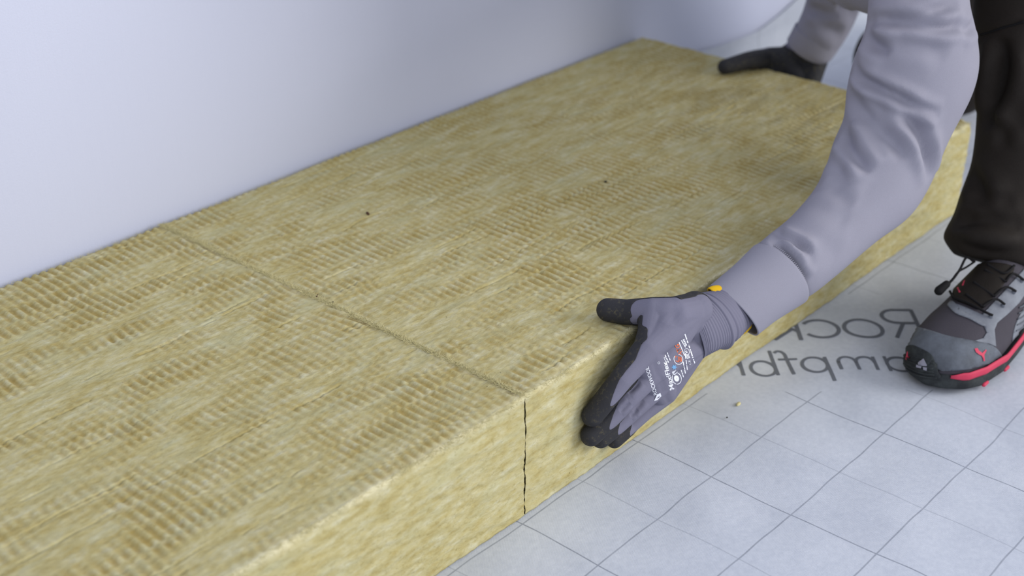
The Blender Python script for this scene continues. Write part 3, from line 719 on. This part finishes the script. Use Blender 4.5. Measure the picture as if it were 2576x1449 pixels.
def bars(a_, b_, wd, segs, name='small_print'):
    a_, b_ = np.array(z7(*a_)), np.array(z7(*b_)); U = b_-a_; Vv = np.array((U[1], -U[0])); Vv = Vv/np.linalg.norm(Vv)*wd
    V, F = [], []
    for s0, s1 in segs:
        k = len(V); n = max(2, int((s1-s0)*20))
        for t in np.linspace(s0, s1, n): V += [tuple(a_+U*t), tuple(a_+U*t+Vv)]
        F += [[k+2*i, k+2*i+1, k+2*i+3, k+2*i+2] for i in range(n-1)]
    on_glove(name, V, F, M['print_white'])
bars((978, 745), (812, 250), 3.0, [(0, .08), (.1, .22), (.24, .4), (.42, .47), (.5, .58), (.6, .64), (.68, .76), (.79, .98)])
bars((805, 620), (712, 385), 2.2, [(0, .95)])
bars((822, 480), (755, 365), 2.4, [(0, .45), (.5, 1)]); bars((842, 450), (795, 345), 4.5, [(0, .22), (.28, .48), (.55, .75), (.8, 1)])
gring('pictogram', z7(838, 555), 6.0, 8.0, -.35, 1.2, 'print_white'); bars((852, 570), (826, 535), 4.0, [(0, .4), (.55, 1)])
bars((893, 655), (868, 592), 9, [(0, .18), (.3, .48), (.6, .78), (.9, 1)], 'pictogram')
for q_ in range(3): bars((790+q_*32, 975-q_*60), (748+q_*34, 850-q_*130), 2.4, [(0, .3), (.34, .62), (.68, 1)])
bars((572, 700), (520, 565), 2.4, [(0, .3), (.36, .7), (.75, 1)]); bars((545, 735), (478, 592), 3.0, [(0, .2), (.26, .55), (.6, .9)])

# right glove: palm flat on the far end of the slab, thumb over its top
ex = 1.0
thumb_tip = atp(1824, 168, 2, .158)
FR = {
 'thumb':  [(at(1985, 150, 2.275), .0215), (at(1935, 148, 2.29), .0190), (atp(1882, 152, 2, .162), .0135), (thumb_tip, .0115)],
 'index':  [(Vector((1.020, .352, .118)), .0145), (Vector((1.016, .362, .078)), .0115), (Vector((1.0135, .368, .048)), .0108), (Vector((1.012, .372, .025)), .0100)],
 'middle': [(Vector((1.022, .328, .108)), .0145), (Vector((1.017, .332, .062)), .0115), (Vector((1.0135, .334, .034)), .0108), (Vector((1.012, .335, .014)), .0100)],
 'ring':   [(Vector((1.022, .304, .110)), .0140), (Vector((1.017, .302, .066)), .0112), (Vector((1.0135, .300, .040)), .0105), (Vector((1.012, .299, .018)), .0100)],
 'little': [(Vector((1.020, .282, .116)), .0130), (Vector((1.016, .274, .082)), .0100), (Vector((1.0130, .270, .058)), .0094), (Vector((1.011, .267, .038)), .0088)]}
W1_, W2_ = at(2005, 128, 2.27), at(2052, 148, 2.262)
parts = []
for c in FR.values(): parts += chain(c)
for k in ('index', 'middle'): parts += chain([(W1_, .021), FR[k][0]])
for k in ('ring', 'little', 'middle'): parts += chain([(W2_, .020), FR[k][0]])
parts += chain([FR[k][0] for k in ('index', 'middle', 'ring', 'little')]) + chain([(W1_, .021), (W2_, .020)]) + chain([(W1_, .021), FR['thumb'][0]]) + chain([FR['thumb'][0], FR['index'][0]]) + chain([FR['thumb'][0], FR['little'][0]]) + chain([FR['thumb'][1], FR['index'][0]]) + chain([FR['thumb'][1], (Vector((1.02, .36, .15)), .016), FR['index'][0]]) + chain([FR['thumb'][1], FR['middle'][0]])
parts += chain([(W1_, .021), (at(2035, 92, 2.25), .023)]) + chain([(W2_, .02), (at(2062, 115, 2.25), .022)])
dR = dict.fromkeys(FR, (1, 0, .05)); dR['thumb'] = (.9, .3, .3)
def thrR(fid, t): return (.45 if fid != 'thumb' else .3) + np.clip((t-.45)/.3, 0, 1)*.9
me, f = glove(parts, FR, dR, thrR, .0014, 'glove')
V = coords(me); wc = np.array(W1_*.5+W2_*.5); up_ = (np.array(at(2045, 90, 2.25))-wc); up_ = up_/np.linalg.norm(up_)
f = np.minimum(f, (.006-(V-wc)@up_)*60)
f = smooth_field(me, tidy(me, smooth_field(me, f, 12)), 4)
gr = obj_me('glove', clip_mesh(me, f, -1), M['glove_knit'], person); gr['label'] = 'work glove with black coated palm gripping the far end of the slab'
cm = clip_mesh(me, f, 1); setco(cm, coords(cm)+normals(cm)*.0002); solid(obj_me('coating', cm, M['glove_coating'], gr), .0010, .3)

# --- near shoe
sx, sy = .503, -.201
def shoe_half(s):     # lateral and medial half widths of the sole along its length
    S = [0, .006, .02, .045, .09, .14, .19, .25, .29, .305, .312]
    return np.interp(s, S, [.012, .028, .041, .050, .055, .051, .045, .041, .034, .020, .006]), np.interp(s, S, [.010, .026, .039, .047, .050, .046, .041, .038, .033, .020, .006])
def shoe_top(s): return np.interp(s, [0, .004, .012, .03, .06, .10, .14, .18, .22, .27, .305, .312], [.028, .040, .050, .060, .067, .078, .098, .118, .128, .128, .120, .105])
def section(s, z0, zt, bulge, n=44, expo=2.4):
    l, m = shoe_half(s); out = []
    for t in np.linspace(0, 2*math.pi, n, endpoint=False):
        c, d = math.cos(t), math.sin(t)
        yy = (l if c < 0 else m)*math.copysign(abs(c)**(2/expo), c)
        zc = z0+(zt-z0)*.40
        zz = zc + (zt-zc)*math.copysign(abs(d)**(2/2.0), d) if d > 0 else zc + (zc-z0)*math.copysign(abs(d)**(2/4.), d)
        k = 1-.42*np.clip((zz-.045)/.08, 0, 1) if zz > .045 else 1
        out.append((sx+s, sy+yy*k*bulge, zz))
    return out
def shoe_loft(svals, z0f, ztf, bulge, n=44):
    V = []; 
    for s in svals: V += section(s, z0f(s), ztf(s), bulge, n)
    m = len(svals); F = [[i*n+k, (i+1)*n+k, (i+1)*n+(k+1) % n, i*n+(k+1) % n] for i in range(m-1) for k in range(n)]
    F += [list(range(n)), [(m-1)*n+k for k in range(n)][::-1]]
    return V, F
sv = np.concatenate([np.linspace(0, .03, 14)**1.0, np.linspace(.034, .28, 50), np.linspace(.284, .312, 12)])
spring = lambda s: .012*np.clip((.05-s)/.05, 0, 1)**1.6
V, F = shoe_loft(sv, lambda s: .016+spring(s), shoe_top, .97)
me = bpy.data.meshes.new('upper'); me.from_pydata(V, [], F); me.update()
bm = bmesh.new(); bm.from_mesh(me); bmesh.ops.subdivide_edges(bm, edges=bm.edges, cuts=1, use_grid_fill=True); bm.to_mesh(me); bm.free(); blur(me, 3)
shoe = obj_me('shoe', me, M['shoe_mesh'], person); shoe['label'] = 'dark grey safety shoe with red stripe along the sole'
ST = bvh(me)
# sole
V, F = shoe_loft(sv, lambda s: spring(s)*.6, lambda s: .030+spring(s)*.7+.006*np.clip((s-.18)/.1, 0, 1), 1.045, 44)
sole = obj('sole', V, F, M['shoe_sole'], shoe)
# red stripe round the outer side of the sole
def side(s, z, out, lat=-1):
    l, m = shoe_half(s); return Vector((sx+s, sy+lat*(l if lat < 0 else m)*out, z))
V, F = [], []
ss = np.linspace(.005, .30, 60)
for i, s in enumerate(ss):
    wdt = .0048*min(1, (i+1)/3); zc = .0265+.0015*math.sin(s*30)+.012*np.clip((s-.1)/.15, 0, 1)
    for dz, o_ in ((-wdt, 1.055), (-wdt*.5, 1.075), (wdt*.5, 1.075), (wdt, 1.045)): V.append(side(s, zc+dz, o_))
F = [[4*i+k, 4*i+k+1, 4*i+k+5, 4*i+k+4] for i in range(len(ss)-1) for k in range(3)]
solid(obj('sole_stripe', V, F, M['shoe_red'], shoe), .002, 0)
for s in (.050, .100):
    c = side(s, .007, 1.04); v, f = capsule(c+Vector((-.004, 0, 0)), .0026, c+Vector((.004, 0, 0)), .0026, 10); obj('tread_plug', v, f, M['shoe_red'], shoe)
c = side(.010, .030, 1.04, 1); v, f = capsule(c+Vector((0, 0, -.004)), .003, c+Vector((.001, 0, .004)), .003, 10); obj('tread_plug', v, f, M['shoe_red'], shoe)
def z3(x, y): return (2176+x/2.8975, 520+y/2.8975)
P3 = lambda L: [z3(*p) for p in L]
# panels of the upper
patch('toe_cap', P3([(375, 880), (470, 905), (600, 945), (760, 975), (900, 1005), (965, 1045), (992, 1100), (930, 1130), (760, 1180), (600, 1195), (545, 1190), (420, 1120), (300, 1070), (290, 1000), (320, 920)]), ST, M['shoe_rubber'], shoe, .0008, .0016)
patch('toe_bumper', P3([(262, 1120), (285, 1040), (345, 1015), (420, 1040), (485, 1080), (515, 1140), (530, 1190), (552, 1240), (470, 1230), (360, 1190)]), BVHTree.FromPolygons([x.co for x in sole.data.vertices]+[x.co for x in me.vertices], [tuple(p.vertices) for p in sole.data.polygons]+[tuple(i+len(sole.data.vertices) for i in p.vertices) for p in me.polygons]), M['shoe_sole'], shoe, .0018, .003)
BT = BVHTree.FromPolygons([x.co for x in sole.data.vertices]+[x.co for x in me.vertices], [tuple(p.vertices) for p in sole.data.polygons]+[tuple(i+len(sole.data.vertices) for i in p.vertices) for p in me.polygons])
for k in range(6):
    P = [cast(BT, *z3(x, y)) for x, y in [(296+k*4, 1075+k*20), (340, 1085+k*22), (410, 1105+k*24), (490+k*7, 1130+k*22)]]
    P = [h+n*.0034 for h, n in P if h]
    if len(P) > 2: tube('bumper_rib', P, .0011, M['shoe_sole'], shoe, 6)
for mk in ([(402, 1132), (440, 1130), (466, 1142), (464, 1150), (410, 1148)], [(398, 1150), (428, 1152), (420, 1166), (396, 1166)], [(436, 1156), (466, 1160), (464, 1184), (440, 1176)]):
    patch('bumper_mark', P3(mk), BT, M['cuff_grey'], shoe, .0052, 0, 3, False)
patch('side_overlay', P3([(640, 700), (700, 770), (800, 820), (860, 860), (885, 920), (860, 960), (780, 985), (900, 1000), (950, 1020), (940, 900), (960, 850), (1040, 780), (1120, 700), (1159, 640), (1159, 450), (1080, 540), (990, 640), (900, 740), (850, 790), (740, 740)]), ST, M['shoe_overlay'], shoe, .0006, .0014, 5, False)
patch('vamp_collar', P3([(600, 720), (640, 690), (700, 760), (800, 810), (870, 860), (850, 870), (760, 820), (660, 780)]), ST, M['shoe_overlay'], shoe, .0009, .0014, 5)
patch('side_panel', P3([(1062, 1060), (1075, 930), (1110, 820), (1170, 720), (1230, 680), (1230, 930), (1150, 1000), (1090, 1060)]), ST, M['shoe_overlay'], shoe, .0006, .0012)
for k in range(8):
    P = [cast(ST, *z3(x, y)) for x, y in [(1075+k*6, 1030-k*42), (1110+k*5, 1015-k*42), (1159, 985-k*40)]]; P = [h+n*.0016 for h, n in P if h]
    if len(P) > 2: tube('side_rib', P, .0009, M['shoe_rubber'], shoe, 6)
patch('tongue', P3([(760, 420), (1060, 440), (1010, 560), (920, 680), (850, 750), (740, 720), (650, 670), (690, 560)]), ST, M['trouser_black'], shoe, .0030, .003)
# leaping-cat mark on the outer side of the toe cap
patch('logo', P3([(790, 1040), (812, 1036), (822, 1055), (845, 1070), (870, 1045), (876, 1052), (858, 1082), (862, 1122), (852, 1122), (842, 1090), (818, 1078), (800, 1065)]), ST, M['shoe_red'], shoe, .0026, 0, 4, False)
# laces
def lace(P, r=.0016, lift=.0055):
    Q = []
    for x, y in P:
        h, n = cast(ST, *z3(x, y))
        if h: Q.append(h+n*lift)
    if len(Q) > 1: tube('lace', Q, r, M['lace_black'], shoe, 8)
for P in ([(655, 690), (760, 730), (870, 790), (915, 810)], [(665, 590), (740, 660), (850, 750)], [(850, 750), (940, 690), (1000, 725)], [(720, 470), (800, 570), (930, 670)], [(930, 670), (1010, 600), (1075, 625)],
          [(780, 420), (880, 480), (1010, 560)], [(1010, 560), (1060, 500), (1130, 540)], [(655, 690), (640, 640), (680, 580)], [(900, 440), (1000, 500), (1070, 440)]): lace(P)
for c_ in ((912, 808), (998, 726), (1075, 626), (1132, 542)):
    h, n = cast(ST, *z3(*c_))
    if h: v, f = capsule(h+n*.001, .0030, h+n*.0035, .0022, 10); obj('eyelet', v, f, M['shoe_overlay'], shoe)
h, n = cast(ST, *z3(745, 470)); h = h or at(*z3(745, 470), 1.75); D = (h-CAM).dot(FWD)
tube('lace_end', [at(*z3(790, 400), D+.01), at(*z3(740, 370), D), at(*z3(690, 460), D-.012), at(*z3(640, 530), D-.016), at(*z3(600, 570), D-.018)], .0016, M['lace_black'], shoe)
tube('lace_end', [at(*z3(800, 400), D+.008), at(*z3(740, 440), D-.004), at(*z3(680, 475), D-.011), at(*z3(640, 525), D-.013), at(*z3(602, 566), D-.016)], .0013, M['lace_black'], shoe)
v, f = capsule(at(*z3(595, 565), D-.018), .0048, at(*z3(540, 612), D-.020), .0060, 8); tg = obj('lace_toggle', v, f, M['lace_black'], shoe)
for (x, y) in ((1140, 410), (1105, 440), (1045, 445)):
    p = at(*z3(x, y), 1.775); v, f = capsule(p, .004, p+Vector((.004, -.001, .001)), .004, 8); obj('lace_loop', v, f, M['shoe_red'], shoe)
for p in ([z3(690, 610), z3(700, 640)], [z3(738, 560), z3(725, 590)]):
    a_, b_ = cast(ST, *p[0]), cast(ST, *p[1])
    if a_[0] and b_[0]: v, f = capsule(a_[0]+a_[1]*.003, .002, b_[0]+b_[1]*.003, .002, 8); obj('lace_loop', v, f, M['shoe_red'], shoe)
# far shoe: toes tucked under behind the kneeling leg
rot = Matrix.Translation((1.795, .24, .135)) @ Matrix.Rotation(math.radians(-62), 4, 'Y') @ Matrix.Diagonal((1, -1, 1, 1)) @ Matrix.Translation((-(sx+.225), -sy, -.085))
def turned(src, name, mat, parent):
    m = src.copy(); m.transform(rot); m.flip_normals(); return obj_me(name, m, mat, parent)
shoe2 = turned(shoe.data, 'shoe', M['shoe_mesh'], person); shoe2['label'] = 'shoe of the kneeling leg with its toes tucked under'
turned(sole.data, 'sole', M['shoe_sole'], shoe2)

# --- head and neck (above the frame)
HC = Vector((.53, .15, .70))
def sph(c, r, sc=(1, 1, 1), n=20):
    V, F = capsule(Vector((0, 0, -1e-4)), 1, Vector((0, 0, 1e-4)), 1, n); return [Vector((c[0]+v[0]*r*sc[0], c[1]+v[1]*r*sc[1], c[2]+v[2]*r*sc[2])) for v in V], F
hd_parts = [sph(HC, .09, (1.05, .84, 1.1)), sph(HC+Vector((-.035, 0, -.055)), .065, (1, .86, 1)), capsule(HC+Vector((-.095, 0, -.005)), .008, HC+Vector((-.112, 0, -.03)), .014),
            capsule(HC+Vector((-.088, -.02, -.068)), .008, HC+Vector((-.088, .02, -.068)), .008),
            sph(HC+Vector((.01, .078, -.015)), .022, (.7, .4, 1.3)), sph(HC+Vector((.01, -.078, -.015)), .022, (.7, .4, 1.3)),
            capsule(HC+Vector((.03, 0, -.05)), .055, (.66, .15, .60), .062)]
me = fuse(hd_parts, .004, 6); body = obj_me('body', me, M['skin'], person)
for yv in (-.032, .032):
    v, f = sph(HC+Vector((-.084, yv, .002)), .009); obj('eye', v, f, M['eye_dark'], body)
V, F = sph(HC+Vector((.008, 0, .012)), .097, (1.05, .86, 1.08), 32)
V = [v for v in V]
hm = bpy.data.meshes.new('hair'); hm.from_pydata(V, [], F); hm.update(); fx = coords(hm)
hm2 = clip_mesh(hm, (fx[:, 0]-HC.x)*.9+(fx[:, 2]-HC.z)*1.0+.005, 1); solid(obj_me('hair', hm2, M['hair'], body), .004, 0)

# ------------------------------------------------------------------ small debris
def crumb(name, p, L, r, mat, label, cat, ang):
    bm = bmesh.new(); bmesh.ops.create_icosphere(bm, subdivisions=2, radius=1)
    for v in bm.verts:
        k = 1+.45*(random.random()-.5); v.co = Vector((v.co.x*L/2*k, v.co.y*r*k, v.co.z*r*.7*k))
    me = bpy.data.meshes.new(name); bm.to_mesh(me); bm.free()
    o = obj_me(name, me, mat); o.location = p; o.rotation_euler = (0, 0, ang); return tag(o, label, cat)
p = atp(797, 745, 2, HS+.001); crumb('bark_splinter', p, .009, .0009, M['bark'], 'thin brown splinter lying on the slab beside the joint', 'splinter', .5)
p = atp(837, 760, 2, HS+.001); crumb('dark_speck', p, .003, .0013, M['speck'], 'tiny black speck on the slab next to the brown splinter', 'speck', .2)
p = atp(1523, 457, 2, HS+.001); crumb('dark_speck', p, .005, .0018, M['speck'], 'tiny black speck alone in the middle of the far slab', 'speck', .2)
p = atp(925, 537, 2, HS+.001); crumb('bark_splinter', p, .008, .002, M['bark'], 'short brown chip on the slab near the wall', 'splinter', 1.1)
p = atp(1858, 1016, 2, .0012); crumb('wool_tuft', p, .009, .0022, M['yellow_trim'] if False else M['wool_fibre'], 'small tan tuft of wool on the membrane below the glove', 'tuft', .1)
p = atp(1829, 1050, 2, .0008); crumb('dark_speck', p, .002, .001, M['speck'], 'tiny black speck on the membrane below the tan tuft', 'speck', .3)
